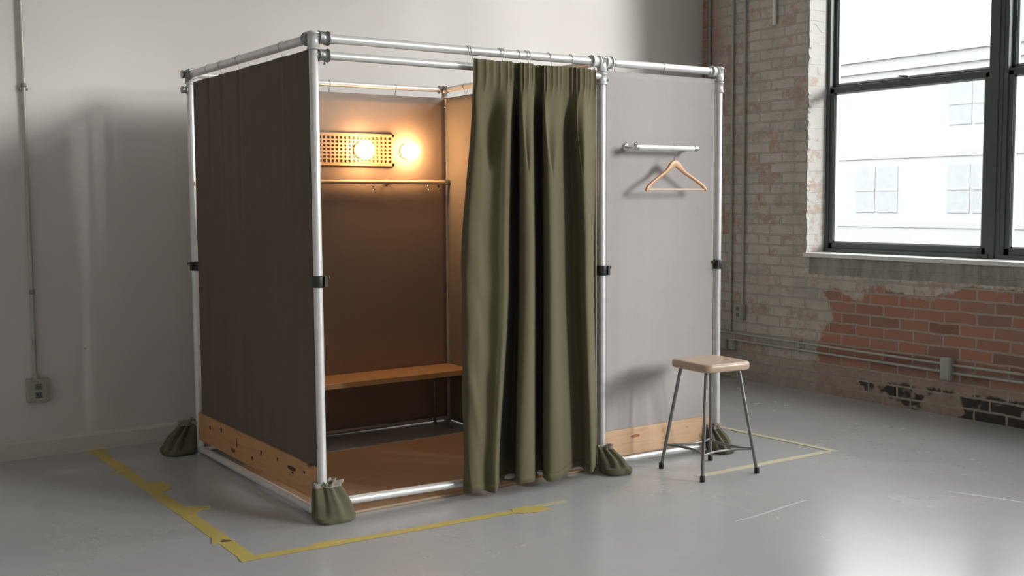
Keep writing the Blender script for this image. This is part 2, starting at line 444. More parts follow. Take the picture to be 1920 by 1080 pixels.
rail((0, D, H), (XE, D, H), .017); rail((W, 0, H), (XE, D, H), .018)
rail((0, 0, H - .074), (W, 0, H - .074), .0185, 'curtain_rod')
rail((0, -.0, .078), (W, 0, .044), .0195, 'lower_rail'); rail((W, 0, .040), (W + W2, 0, .030), .0195, 'lower_rail')
rail((0, 0, .028), (0, D, .028), .0195, 'lower_rail'); rail((0, D - .036, .03), (XE, D - .036, .022), .0115, 'lower_rail')
rail((W - .028, .012, .10), (W - .028, .012, 2.06), .0055, 'guide_rod')
def sleeve(c, axis, h0, h1, r=.0275, mat='pipe', rim=.0315):
    t = .006
    return MB().lathe([(r, h0), (rim, h0), (rim, h0 + t), (r, h0 + t), (r, h1 - t), (rim, h1 - t), (rim, h1), (r, h1)], c, axis, 24).build('fitting', mat, frame)
for k in 'ABCDE':
    x, y = posts[k]
    rr = .0255 if k != 'E' else .025
    sleeve((x, y, H), 'z', -.052, .022, rr, 'pipe', rr + .004)
    if k in 'BCE': sleeve((x, y, H), 'z', -.115, -.058, rr - .001, 'pipe', rr + .004)
sleeve((0, 0, H), 'x', .022, .072, .029, 'fitting', .032); sleeve((0, 0, H - .074), 'x', .020, .070, .026, 'fitting', .030)
sleeve((0, 0, H), 'y', .022, .065, .029, 'fitting', .032)
sleeve((W, 0, H), 'x', -.072, -.020, .0285, 'pipe', .032); sleeve((W, 0, H), 'x', .020, .062, .0285, 'pipe', .032)
sleeve((W + W2, 0, H), 'x', -.062, -.018, .0275, 'pipe', .031)
sleeve((0, D, H), 'y', -.062, -.018, .0275, 'fitting', .031)
sleeve((0, D, H), 'x', -.045, -.018, .020, 'fitting', .024); sleeve((0, D, H - .085), 'x', -.048, -.018, .017, 'fitting', .021)
sleeve((XE, D, H), 'x', -.05, -.016, .022, 'fitting', .026); sleeve((XE, D, H), 'y', -.05, -.016, .022, 'fitting', .026)
def bolt(p, d, r=.006):
    p = Vector(p); d = Vector(d)
    MB().tube([p, p + d * .7, p + d * .7, p + d], [r * .6, r * .6, r, r], 8).build('bolt', 'fitting', frame)
bolt((R, -.01, H - .055), (.014, -.004, 0)); bolt((W + R, -.006, H - .092), (.016, -.004, 0)); bolt((W + W2 + R, 0, H - .06), (.016, 0, 0))
bolt((W + .04, 0, H - .028), (0, 0, -.016)); bolt((W - .05, 0, H - .028), (0, 0, -.016)); bolt((W + W2 - .03, 0, H - .028), (0, 0, -.018))
bolt((.052, 0, H - .074 - .026), (0, 0, -.014)); bolt((XE - .028, D, H - .19), (-.014, -.004, 0))
# black clamps
for k, z, dirx in (('A', 1.083, 1), ('B', 1.067, 1), ('C', 1.068, -1), ('D', 1.078, -1)):
    x, y = posts[k]
    c = MB().lathe([(.0225, -.0255), (.0275, -.0255), (.0285, -.022), (.0285, .022), (.0275, .0255), (.0225, .0255)], (x, y, z), 'z', 24)
    c.box((x + dirx * .024 - .006, y - .034, z - .024), (x + dirx * .024 + .006, y - .014, z + .024))
    co = c.build('clamp', 'clamp', P[k])
    s_ = MB().tube([(x + dirx * .026, y - .012, z + .014), (x + dirx * .042, y - .014, z + .016)], .004, 8)
    s_.lathe([(.003, 0), (.009, .001), (.009, .006), (.003, .008)], (x + dirx * .042 - (.008 if dirx < 0 else 0), y - .014, z + .016), 'x', 8)
    s_.build('thumbscrew', 'screw', P[k])

# ------------------------------------------------------------------ panels
def sheet(x0, y0, x1, y1, z0, z1, t, wav, nu=70, nv=60, seed=0, sag=0.0, tops=()):
    """upright cloth panel between two plan points, with real thickness"""
    a = Vector((x0, y0, 0)); b = Vector((x1, y1, 0)); d = b - a; L = d.length; u_ = d / L; nrm = Vector((u_.y, -u_.x, 0))
    vs = []; idx = lambda s_, i, j: s_ * (nu + 1) * (nv + 1) + i * (nv + 1) + j
    for side in (1, -1):
        for i in range(nu + 1):
            for j in range(nv + 1):
                uu, vv = i / nu, j / nv
                off = wav * noise.noise(Vector((uu * L * 3, vv * 1.1, seed))) + wav * .35 * noise.noise(Vector((uu * L * 14, vv * 1.6, seed + 5)))
                for (tp, amp) in tops:
                    off += amp * math.exp(-((uu * L - tp) / .012) ** 2) * min(1, vv ** 3)
                top = z1 - sag * abs(math.sin(uu * L * 9)) - .0
                p = a + d * uu + nrm * (off + side * t / 2); p.z = z0 + (top - z0) * vv
                vs.append(p)
    fs = []
    for i in range(nu):
        for j in range(nv):
            fs.append((idx(0,i,j), idx(0,i+1,j), idx(0,i+1,j+1), idx(0,i,j+1)))
            fs.append((idx(1,i,j), idx(1,i,j+1), idx(1,i+1,j+1), idx(1,i+1,j)))
    for i in range(nu):
        for j in (0, nv): fs.append((idx(0,i,j), idx(1,i,j), idx(1,i+1,j), idx(0,i+1,j)))
    for j in range(nv):
        for i in (0, nu): fs.append((idx(0,i,j), idx(0,i,j+1), idx(1,i,j+1), idx(1,i,j)))
    m = MB(); m.add(vs, fs, False); m.sm = [k < 2 * nu * nv for k in range(len(fs))]; return m
def wire_hook(p, axis, r=R, drop=.05, rad=.0013, mat='wire'):
    """loop of wire over a pipe with centre p"""
    p = Vector(p); a = Vector(axis); rr = r + .003; pts = []
    for k in range(15):
        q = -PI * .15 + (PI * 1.3) * k / 14
        pts.append(p + a * math.cos(q) * rr + Vector((0, 0, 1)) * math.sin(q) * rr)
    pts.append(p - a * (rr * .35) - Vector((0, 0, r + .006))); pts.append(p - a * .002 - Vector((0, 0, drop)))
    pts.insert(0, p + a * .004 - Vector((0, 0, drop))) if rad > .0011 else None
    return MB().tube(pts, rad, 6)
# left side panel
pl = thing('fabric_panel', 'dark taupe felt panel on the shaded left side of the booth, pine board below', 'panel', (0, .8, 0))
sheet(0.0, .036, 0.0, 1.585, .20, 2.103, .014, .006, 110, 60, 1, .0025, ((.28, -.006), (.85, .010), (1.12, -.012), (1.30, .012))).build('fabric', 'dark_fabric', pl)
kb = MB().box((-.018, .034, .088), (.004, 1.625, .243)).build('kick_board', 'pine_y', pl, .002); kb['label'] = 'pine board'
kn = MB()
for (y, z, a, b_) in ((.155, .195, .012, .008), (.30, .185, .050, .011), (.288, .165, .012, .006), (.47, .195, .010, .010), (.68, .19, .012, .013), (.80, .135, .012, .012), (1.02, .175, .010, .025), (1.25, .205, .012, .016), (1.43, .19, .012, .012)):
    n_ = 12; poly = [(y + a * (1 + .3 * noise.noise(Vector((y * 40, q, 0)))) * math.cos(2*PI*q/n_), z + b_ * (1 + .4 * noise.noise(Vector((q, z * 50, 3)))) * math.sin(2*PI*q/n_)) for q in range(n_)]
    MB().prism(poly, -.0186, -.0176, fr).build('knot', 'knot', kb)
kn = None
for y in (.30 + .036, .85 + .036, 1.10 + .036, 1.30 + .036):
    wire_hook((0, y, H), (1, 0, 0), R, .05, .0011).build('hook', 'wire', pl)
# back panel
pb = thing('fabric_panel', 'brown felt panel at the back inside the booth, behind the two round lamps', 'panel', (.83, D, 0))
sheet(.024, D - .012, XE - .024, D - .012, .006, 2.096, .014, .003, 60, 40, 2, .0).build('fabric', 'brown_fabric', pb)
for x in (.42, .85, 1.3): wire_hook((x, D, H), (0, 1, 0), .017, .05, .0013).build('hook', 'wire', pb)
# partition between cubicle and outer panel
pp = thing('fabric_panel', 'orange-lit partition panel beside the curtain, right of the inner rear post', 'panel', (1.64, .8, 0))
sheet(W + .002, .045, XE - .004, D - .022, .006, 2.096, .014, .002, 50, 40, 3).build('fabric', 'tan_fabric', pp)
for y in (.4, .9, 1.4): wire_hook((W + (XE - W) * y / D, y, H), (1, 0, 0), .018, .05, .0013).build('hook', 'wire', pp)
# outer right panel
pr = thing('fabric_panel', 'light grey felt panel right of the curtain, with a hanger rail on it', 'panel', (2.03, 0, 0))
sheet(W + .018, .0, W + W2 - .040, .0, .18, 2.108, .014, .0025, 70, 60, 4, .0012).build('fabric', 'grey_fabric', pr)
kb2 = MB().box((W + .012, -.016, .060), (W + W2 - .052, .008, .204)).build('kick_board', 'pine', pr, .002); kb2['label'] = 'pale pine board'
kn = MB()
M['knot_red'] = simple('reddish_knot', (.34, .13, .06), .7, 0, .3, 60)
M['knot_pale'] = simple('pale_knot', (.50, .30, .16), .7, 0, .3, 60)
fr2 = Matrix(((1, 0, 0, 0), (0, 0, 1, 0), (0, 1, 0, 0), (0, 0, 0, 1)))
kn.prism([(1.80, .158), (1.83, .150), (1.865, .152), (1.868, .166), (1.84, .167), (1.81, .164)], -.0166, -.0156, fr2)
kn.build('knot', 'knot_red', kb2)
kn = MB()
for (x, z, a, b_) in ((2.045, .165, .016, .012), (2.05, .125, .014, .010), (2.045, .092, .018, .008), (2.33, .10, .018, .014), (2.22, .16, .006, .006)):
    n_ = 14; MB().prism([(x + a * (1 + .35 * noise.noise(Vector((x * 40, q, 0)))) * math.cos(2*PI*q/n_), z + b_ * (1 + .35 * noise.noise(Vector((q, z * 50, 3)))) * math.sin(2*PI*q/n_)) for q in range(n_)], -.0166, -.0156, fr2).build('knot', 'knot_pale', kb2)
for x in (W + .08, W + .42, W + .76): wire_hook((x, 0, H), (0, 1, 0), R, .046, .0013).build('hook', 'wire', pr)

# ------------------------------------------------------------------ curtain
CT = [ # apparent position across the opening at top, middle, bottom; depth
(886,872,868,-.045),(893,882,878,-.090),(908,900,892,-.100),(925,918,905,-.078),(943,938,918,-.112),(954,949,926,-.118),
(959,954,930,-.060),(961,957,934,.030),(965,962,944,.100),(971,968,956,.100),(975,973,962,.030),(974,974,962,-.070),
(978,979,966,-.125),(988,990,980,-.142),(997,997,992,-.122),(1001,1001,997,-.050),(1003,1003,999,.040),(1008,1008,1003,.100),
(1016,1014,1010,.090),(1019,1017,1013,.000),(1020,1018,1014,-.080),(1026,1026,1024,-.130),(1038,1036,1040,-.135),(1050,1046,1054,-.100),
(1060,1058,1070,-.045),(1072,1072,1082,-.020),(1082,1084,1094,-.060),(1092,1093,1104,-.125),(1102,1101,1111,-.130),(1110,1106,1115,-.080),
(1119,1110,1117,-.035),(1129,1113,1118,-.020)]
def cr(p0, p1, p2, p3, t):
    return .5 * ((2*p1) + (-p0+p2)*t + (2*p0-5*p1+4*p2-p3)*t*t + (-p0+3*p1-3*p2+p3)*t**3)
def curve(vals, s):
    n = len(vals) - 1; s = min(max(s, 0), n - 1e-6); i = int(s); t = s - i
    g_ = lambda k: vals[min(max(k, 0), n)]
    return cr(g_(i-1), g_(i), g_(i+1), g_(i+2), t)
def sst(a, b, x):
    t = min(max((x - a) / (b - a), 0), 1); return t * t * (3 - 2 * t)
def build_curtain():
    root = thing('curtain', 'olive green canvas curtain drawn across the right half of the booth opening', 'curtain', (1.15, -.07, .03))
    nu, nv = 420, 150; ZT, ZB = 2.098, .040
    vs = []
    tx = [.771 + (c[0] - 886) * .00306 for c in CT]; mx_ = [.957 + (c[1] - 950) * .003335 for c in CT]; bx_ = [.700 + (c[2] - 868) * .00326 for c in CT]; my = [c[3] for c in CT]
    K = len(CT) - 1
    for i in range(nu + 1):
        s = K * i / nu; u = i / nu
        xt, xm, xb, ym = curve(tx, s), curve(mx_, s), curve(bx_, s), curve(my, s)
        for j in range(nv + 1):
            v = (j / nv) ; z0 = ZB + (ZT - ZB) * v
            hem = .010 * math.sin(s * 1.1) - .012 * sst(.5, 0, u) + .012 * sst(.75, 1, u)
            z = z0 + hem * (1 - v) ** 2
            z += .006 * noise.noise(Vector((u * 22, 0, 3.3))) * sst(.93, 1, v) + .012 * max(0, .55 - u) * sst(.9, 1, v)
            if z0 > 1.1: t = sst(1.1, 2.0, z0); x = xm + (xt - xm) * t
            else: t = sst(1.1, .05, z0); x = xm + (xb - xm) * t
            head = sst(1.78, 2.03, z0)            # 1 near the gathered heading
            low = sst(.22, .07, z0)               # hem passes in front of the lower rail
            amp = 1 - .80 * head
            y = -.072 + (ym + .072) * amp
            y = y if y < -.034 else y * (1 - low) + (-.034 + .15 * (y + .034)) * low
            if head > 0 and y > -.050: y = y * (1 - head) + (-.050 + .12 * (y + .050)) * head
            x += (y + .08) * (x + 2.04) / 4.41      # folds lean into each other
            # gathered heading: narrow irregular pleats
            hp = sst(1.93, 2.02, z0)
            ph = s * 2 * PI * 1.15 + 1.8 * noise.noise(Vector((s * .9, 0, 0)))
            y -= .0095 * hp * (.5 + .5 * math.sin(ph)) * (.6 + .8 * abs(noise.noise(Vector((s * .8, 2, 0)))))
            x += .004 * hp * math.cos(ph)
            # pinched V folds fanning out beneath the heading
            for (sc, wd, am) in ((2.8, 1.5, .030), (13.2, 1.0, .026), (22.0, 1.2, .034), (27.4, .9, .034)):
                dz = (1.98 - z0)
                if 0 < dz < .42:
                    w_ = wd * (1 - dz / .46); e = math.exp(-((s - sc) / max(w_, .08)) ** 2)
                    y += am * e * math.sin(PI * min(1, dz / .42)) ** .8
            # light diagonal drag wrinkles near the leading edge and soft noise
            wr = sst(5.5, 1.0, s)
            y += .0045 * wr * math.sin((z0 * 17 + s * 1.9) + 2 * noise.noise(Vector((z0 * 3, s, 0)))) * sst(1.7, .8, z0)
            y += .0035 * noise.noise(Vector((s * .5, z0 * 1.6, 7))) + .0008 * noise.noise(Vector((s * 1.4, z0 * 5, 1)))
            if z0 > 2.03: y = min(y, -.030)
            x += .003 * noise.noise(Vector((s * .4, z0 * 1.3, 9)))
            vs.append((x, y, z))
    fs = [(i*(nv+1)+j, (i+1)*(nv+1)+j, (i+1)*(nv+1)+j+1, i*(nv+1)+j+1) for i in range(nu) for j in range(nv)]
    m = MB().add(vs, fs, True); c = m.build('cloth', 'curtain', root)
    so = c.modifiers.new('thickness', 'SOLIDIFY'); so.thickness = .0025; so.offset = 0
    # sewn hem and heading tape: thin folded strips lying on the face
    hm = MB()
    def strip(j0, j1, off):
        vv = []
        for i in range(nu + 1):
            for j in (j0, j1):
                a = Vector(vs[i*(nv+1)+j]); i2 = min(i + 1, nu); i1 = max(i - 1, 0)
                t = Vector(vs[i2*(nv+1)+j]) - Vector(vs[i1*(nv+1)+j]); nn = Vector((t.y, -t.x, 0)).normalized(); vv.append(a + nn * off)
        hm.add(vv, [(2*i, 2*i+2, 2*i+3, 2*i+1) for i in range(nu)], True)
    strip(0, 3, .0026)
    h_ = hm.build('hem', 'curtain', root); q = h_.modifiers.new('thickness', 'SOLIDIFY'); q.thickness = .0012
    for (x, lean) in ((.786, .012), (.800, -.006), (.972, -.006), (.990, .010), (1.082, 0), (1.128, -.003), (1.146, .010), (1.268, -.004), (1.41, .006), (1.53, 0)):
        p = Vector((x, 0, H)); rr = R + .0025; pts = []
        for k in range(13):
            q_ = PI * 1.02 - (PI * 1.02) * k / 12
            pts.append(p + Vector((lean * .2, -math.cos(q_) * -rr, math.sin(q_) * rr)))
        pts = [Vector((x + lean * .3, rr * .96, H - .014))] + [Vector((x, rr * math.cos(q_), H + rr * math.sin(q_))) for q_ in [PI * k / 12 for k in range(13)]]
        pts += [Vector((x - lean * .3, -rr, H - .02)), Vector((x - lean, -.033, H - .055)), Vector((x - lean * 1.1, -.036, H - .066))]
        MB().tube(pts, .0014, 6).build('hook', 'wire', root)
    return root
build_curtain()

# ------------------------------------------------------------------ inside the booth
YB = D - .020   # face of the back panel
gr = thing('vent_grille', 'pale wooden rectangular grille with square holes on the back panel behind a lamp', 'grille', (1.0, YB, 1.655))
gm = MB(); gx0, gx1, gz0, gz1 = .735, 1.272, 1.655, 1.853; t0, t1 = YB - .012, YB
bd_ = .019
gm.box((gx0, t0, gz0), (gx1, t1, gz0 + bd_)); gm.box((gx0, t0, gz1 - bd_), (gx1, t1, gz1))
gm.box((gx0, t0, gz0), (gx0 + bd_, t1, gz1)); gm.box((gx1 - bd_, t0, gz0), (gx1, t1, gz1))
gm.build('border', 'grille', gr, .0015)
gm = MB(); nx, nz = 18, 7; px_, pz_ = (gx1 - gx0 - 2 * bd_) / nx, (gz1 - gz0 - 2 * bd_) / nz
for i in range(1, nx): gm.box((gx0 + bd_ + i * px_ - .0052, t0 + .002, gz0 + .01), (gx0 + bd_ + i * px_ + .0052, t1, gz1 - .01))
for i in range(1, nz): gm.box((gx0 + .01, t0 + .0025, gz0 + bd_ + i * pz_ - .0048), (gx1 - .01, t1, gz0 + bd_ + i * pz_ + .0048))
gm.build('lattice', 'grille', gr)
def lamp(x, z, y, label):
    r_ = thing('wall_lamp', label, 'lamp', (x, y, z), None)
    MB().lathe([(.046, 0), (.048, -.003), (.048, -.010), (.036, -.016), (.034, -.030)], (x, y, z), 'y', 40).build('base', 'lamp_base', r_)
    prof = [(max(.001, .0550 * math.sin(a)), -.026 - .046 * (1 - math.cos(a)) ) for a in [.62 + (PI - .62) * k / 18 for k in range(19)]]
    MB().lathe(prof, (x, y + .004, z), 'y', 40).build('diffuser', 'lamp', r_)
    return r_
lamp(1.036, 1.750, YB - .012, 'glowing round lamp mounted over the wooden grille')
lamp(1.362, 1.750, YB, 'glowing round lamp beside the grille, on bare felt near the inner post')
# clothes rail
cr_ = thing('clothes_rail', 'thin wooden rail with small hooks across the back of the booth, under the lamps', 'rail', (.85, YB - .04, 1.555))
yr = YB - .035
MB().tube([(.03, yr, 1.556), (XE - .015, yr, 1.556)], .0125, 20).build('rail', 'bar_wood', cr_)
for x in (.30, 1.22): MB().tube([(x, yr, 1.556), (x, YB + .002, 1.556)], .008, 12).lathe([(.018, 0), (.018, -.005), (.008, -.006)], (x, YB + .002, 1.556), 'y', 16).build('bracket', 'bar_wood', cr_)
MB().lathe([(.017, -.02), (.017, .016), (.014, .017)], (XE - .03, yr, 1.556), 'x', 16).build('end_socket', 'fitting', cr_)
def small_hook(x, mat):
    pts = [(x, yr, 1.548), (x, yr - .002, 1.520), (x, yr - .006, 1.508), (x, yr - .016, 1.502), (x, yr - .024, 1.510), (x, yr - .025, 1.518)]
    m = MB().tube(pts, .0028, 8); m.lathe([(.002, -.009), (.0075, -.006), (.009, 0), (.0075, .006), (.002, .009)], (x, yr - .003, 1.532), 'z', 12)
    m.build('hook', mat, cr_)
small_hook(1.105, 'steel'); small_hook(1.497, 'steel'); small_hook(1.575, 'wire')
# plywood floor board
fbd = MB().box((.028, .022, .001), (W - .01, 1.185, .012)).build('plywood_board', 'plywood', None, .001)
tag(rebase(fbd, (.8, .6, 0)), 'thin brown plywood board lying on the floor inside the booth', 'board')
# bench
bn = thing('bench', 'narrow orange wooden bench board on thin metal legs inside the booth', 'bench', (.85, 1.48, 0))
BY0 = 1.325
bl = MB(); bl.box((.03, BY0, .345), (XE - .018, YB - .004, .378)); bl.build('board', 'bench', bn, .003)
for x in (.16, 1.52):
    for y in (1.40, 1.585): MB().tube([(x, y, .346), (x, y, .004)], .0085, 12).lathe([(.013, 0), (.013, .012), (.009, .014)], (x, y, 0), 'z', 12).build('leg', 'stool_metal', bn)
for x in (.16, 1.52): MB().tube([(x, 1.40, .335), (x, 1.585, .335)], .006).build('cross_bar', 'stool_metal', bn)

# ------------------------------------------------------------------ hanging rail and hanger on the grey panel
hr = thing('hanging_rail', 'short white metal rail fixed high on the light grey felt panel', 'rail', (1.99, -.09, 1.71))
MB().tube([(1.772, -.088, 1.712), (2.212, -.088, 1.712)], .0135, 20).build('bar', 'white_pipe', hr)
for x, s_ in ((1.772, 1), (2.200, .8)):
    m = MB().tube([(x, -.088, 1.712), (x, -.008, 1.716)], .0095, 14)
    m.lathe([(.022 * s_, 0), (.022 * s_, -.006), (.012, -.010)], (x, -.007, 1.716), 'y', 20)
    m.lathe([(.012, -.015), (.0185 * s_, -.012), (.0185 * s_, .012), (.012, .015)], (x, -.088, 1.712), 'x', 18)
    m.build('bracket', 'steel', hr)
for k in range(3): MB().lathe([(.004, 0), (.006, .001), (.006, .010), (.004, .012)], (1.762 + .008 * k, -.098, 1.722 + .006 * (k % 2)), 'z', 8).build('set_screw', 'fitting', hr)
hx, hy = 2.050, -.088
hg = thing('coat_hanger', 'pale wooden clothes hanger hanging from the short white rail', 'hanger', (hx, hy, 1.48))
pts = [(hx - .006, hy, 1.652), (hx - .004, hy, 1.664), (hx + .008, hy, 1.682), (hx + .016, hy, 1.700)]
for k in range(10):
    q = -.15 + (PI * .98) * k / 9; pts.append((hx + .0008 + .0172 * math.cos(q), hy, 1.7125 + .0172 * math.sin(q)))
MB().tube(pts, .0018, 8).lathe([(.001, 0), (.004, .0), (.004, .008), (.002, .009)], (hx - .006, hy, 1.642), 'z', 12).build('hook', 'wire', hg)
# body outline (x, z) around centre; arms curve slightly forward
top = [(-.222, 1.488), (-.214, 1.505), (-.190, 1.524), (-.150, 1.547), (-.100, 1.575), (-.070, 1.593), (-.052, 1.612), (-.034, 1.634), (-.018, 1.646), (0, 1.650)]
bot = [(0, 1.612), (-.012, 1.606), (-.04, 1.588), (-.070, 1.571), (-.110, 1.552), (-.150, 1.530), (-.185, 1.507), (-.198, 1.494), (-.204, 1.484), (-.216, 1.481)]
hb = MB(); ol = [(x, z) for x, z in top] + [(-x, z) for x, z in reversed(top[:-1])] + [(-x, z) for x, z in reversed(bot)][:-1] + bot
# build as thick plate from strips, top paired with bottom
def resample(pl_, n_):
    d = [0]
    for a, b in zip(pl_, pl_[1:]): d.append(d[-1] + math.hypot(b[0]-a[0], b[1]-a[1]))
    out = []
    for k in range(n_ + 1):
        t = d[-1] * k / n_; i = max(i for i in range(len(d)) if d[i] <= t + 1e-12); i = min(i, len(pl_) - 2)
        f = (t - d[i]) / (d[i+1] - d[i]); out.append((pl_[i][0] + f*(pl_[i+1][0]-pl_[i][0]), pl_[i][1] + f*(pl_[i+1][1]-pl_[i][1])))
    return out
nS = 36; T = resample(top, nS); B_ = resample(list(reversed(bot)), nS)
for sgn in (-1, 1):
    vv = []
    for (tx_, tz), (bx2, bz) in zip(T, B_):
        cxm = abs((tx_ + bx2) / 2); fw = -.016 * (cxm / .22) ** 2 + .0
        for k in range(12):
            q = 2 * PI * k / 12; cc = math.copysign(abs(math.cos(q)) ** .6, math.cos(q)); ss = math.copysign(abs(math.sin(q)) ** .6, math.sin(q))
            mx2, mz = (tx_ + bx2) / 2, (tz + bz) / 2; hxx, hzz = (tx_ - bx2) / 2, (tz - bz) / 2
            x_ = mx2 + hxx * ss; z_ = mz + hzz * ss; y_ = hy + fw + .0085 * cc
            vv.append((hx + (x_ if sgn < 0 else -x_), y_, z_))
    ff = [(i*12+k, i*12+(k+1) % 12, (i+1)*12+(k+1) % 12, (i+1)*12+k) for i in range(nS) for k in range(12)]
    hb.add(vv, ff, True); hb.add(vv[:12], [tuple(range(12))], True); hb.add(vv[-12:], [tuple(range(12))])
hb.build('body', 'hanger', hg)
MB().tube([(hx - .206, hy - .014, 1.490), (hx + .206, hy - .014, 1.490)], .0062, 14).build('trouser_bar', 'bar_wood', hg)

# ------------------------------------------------------------------ stool
sx_, sy_ = 2.072, -.345
st = thing('stool', 'square wooden seated stool with thin grey metal legs, standing before the light grey panel', 'stool', (sx_, sy_, 0))
def rsq(h, r, n_=8):
    out = []
    for qx, qy, a0 in ((1, 1, 0), (-1, 1, PI/2), (-1, -1, PI), (1, -1, 1.5*PI)):
        for k in range(n_ + 1):
            a = a0 + PI/2 * k / n_; out.append((qx * (h - r) + r * math.cos(a), qy * (h - r) + r * math.sin(a)))
    return out
rz = Matrix.Rotation(-.10, 4, 'Z')
lay = [(.146, .550), (.154, .553), (.156, .560), (.157, .580), (.154, .588), (.146, .5925), (.12, .5925), (.06, .5915)]
vv = []; Lr = None
for h_, z_ in lay:
    for (x, y) in rsq(h_, .048 * h_ / .157): 
        bow = 1 + .035 * (1 - min(1, abs(abs(x) - abs(y)) / h_)) * 0
        p = rz @ Vector((x * bow, y * bow, z_)); vv.append((p.x + sx_, p.y + sy_, p.z))
nn_ = len(vv) // len(lay)
m = MB().add(vv, [(i*nn_+k, i*nn_+(k+1) % nn_, (i+1)*nn_+(k+1) % nn_, (i+1)*nn_+k) for i in range(len(lay)-1) for k in range(nn_)], True)
m.add(vv[:nn_], [tuple(range(nn_))]); m.add(vv[-nn_:], [tuple(range(nn_))]); m.build('seat', 'seat', st, weld=True)
feet = {'F': (1.872, -.497), 'L': (1.896, -.161), 'R': (2.230, -.533), 'K': (2.236, -.185)}
tops = {}
for k, (fx_, fy_) in feet.items():
    c_ = Vector((sx_, sy_)); d_ = (Vector((fx_, fy_)) - c_)
    t_ = c_ + d_ * .60; tops[k] = t_
    tp = Vector((t_.x, t_.y, .556)); ft = Vector((fx_, fy_, .0))
    u_ = (ft - tp)
    pts = [Vector((c_.x + d_.x * .45, c_.y + d_.y * .45, .553)), Vector((c_.x + d_.x * .55, c_.y + d_.y * .55, .552)), Vector((c_.x + d_.x * .60, c_.y + d_.y * .60, .543)), tp + u_ * .05, ft + Vector((0, 0, .012)) - u_ * 0.0]
    lg = MB().tube(pts, .0092, 14).build('leg', 'stool_metal', st)
    MB().tube([ft + Vector((0, 0, .0)), ft + Vector((0, 0, .002)), ft + Vector((0, 0, .028)) - u_ * .002, ft + Vector((0, 0, .030)) - u_ * .003], [.0125, .0135, .0132, .010], 14).build('rubber_foot', 'rubber', lg)
def legpt(k, z):
    fx_, fy_ = feet[k]; t_ = tops[k]; a = 1 - z / .556; return Vector((t_.x + (fx_ - t_.x) * a, t_.y + (fy_ - t_.y) * a, z))
for a, b in (('L', 'F'), ('F', 'R'), ('R', 'K'), ('K', 'L')):
    p, q = legpt(a, .128), legpt(b, .128); mid_ = (p + q) / 2; c3 = Vector((sx_, sy_, .128)); ctrl = mid_ + (c3 - mid_) * .62
    pts = [p * (1-t)**2 + ctrl * 2*t*(1-t) + q * t*t for t in [k / 14 for k in range(15)]]
    MB().tube(pts, .0062, 12).build('stretcher', 'stool_metal', st)

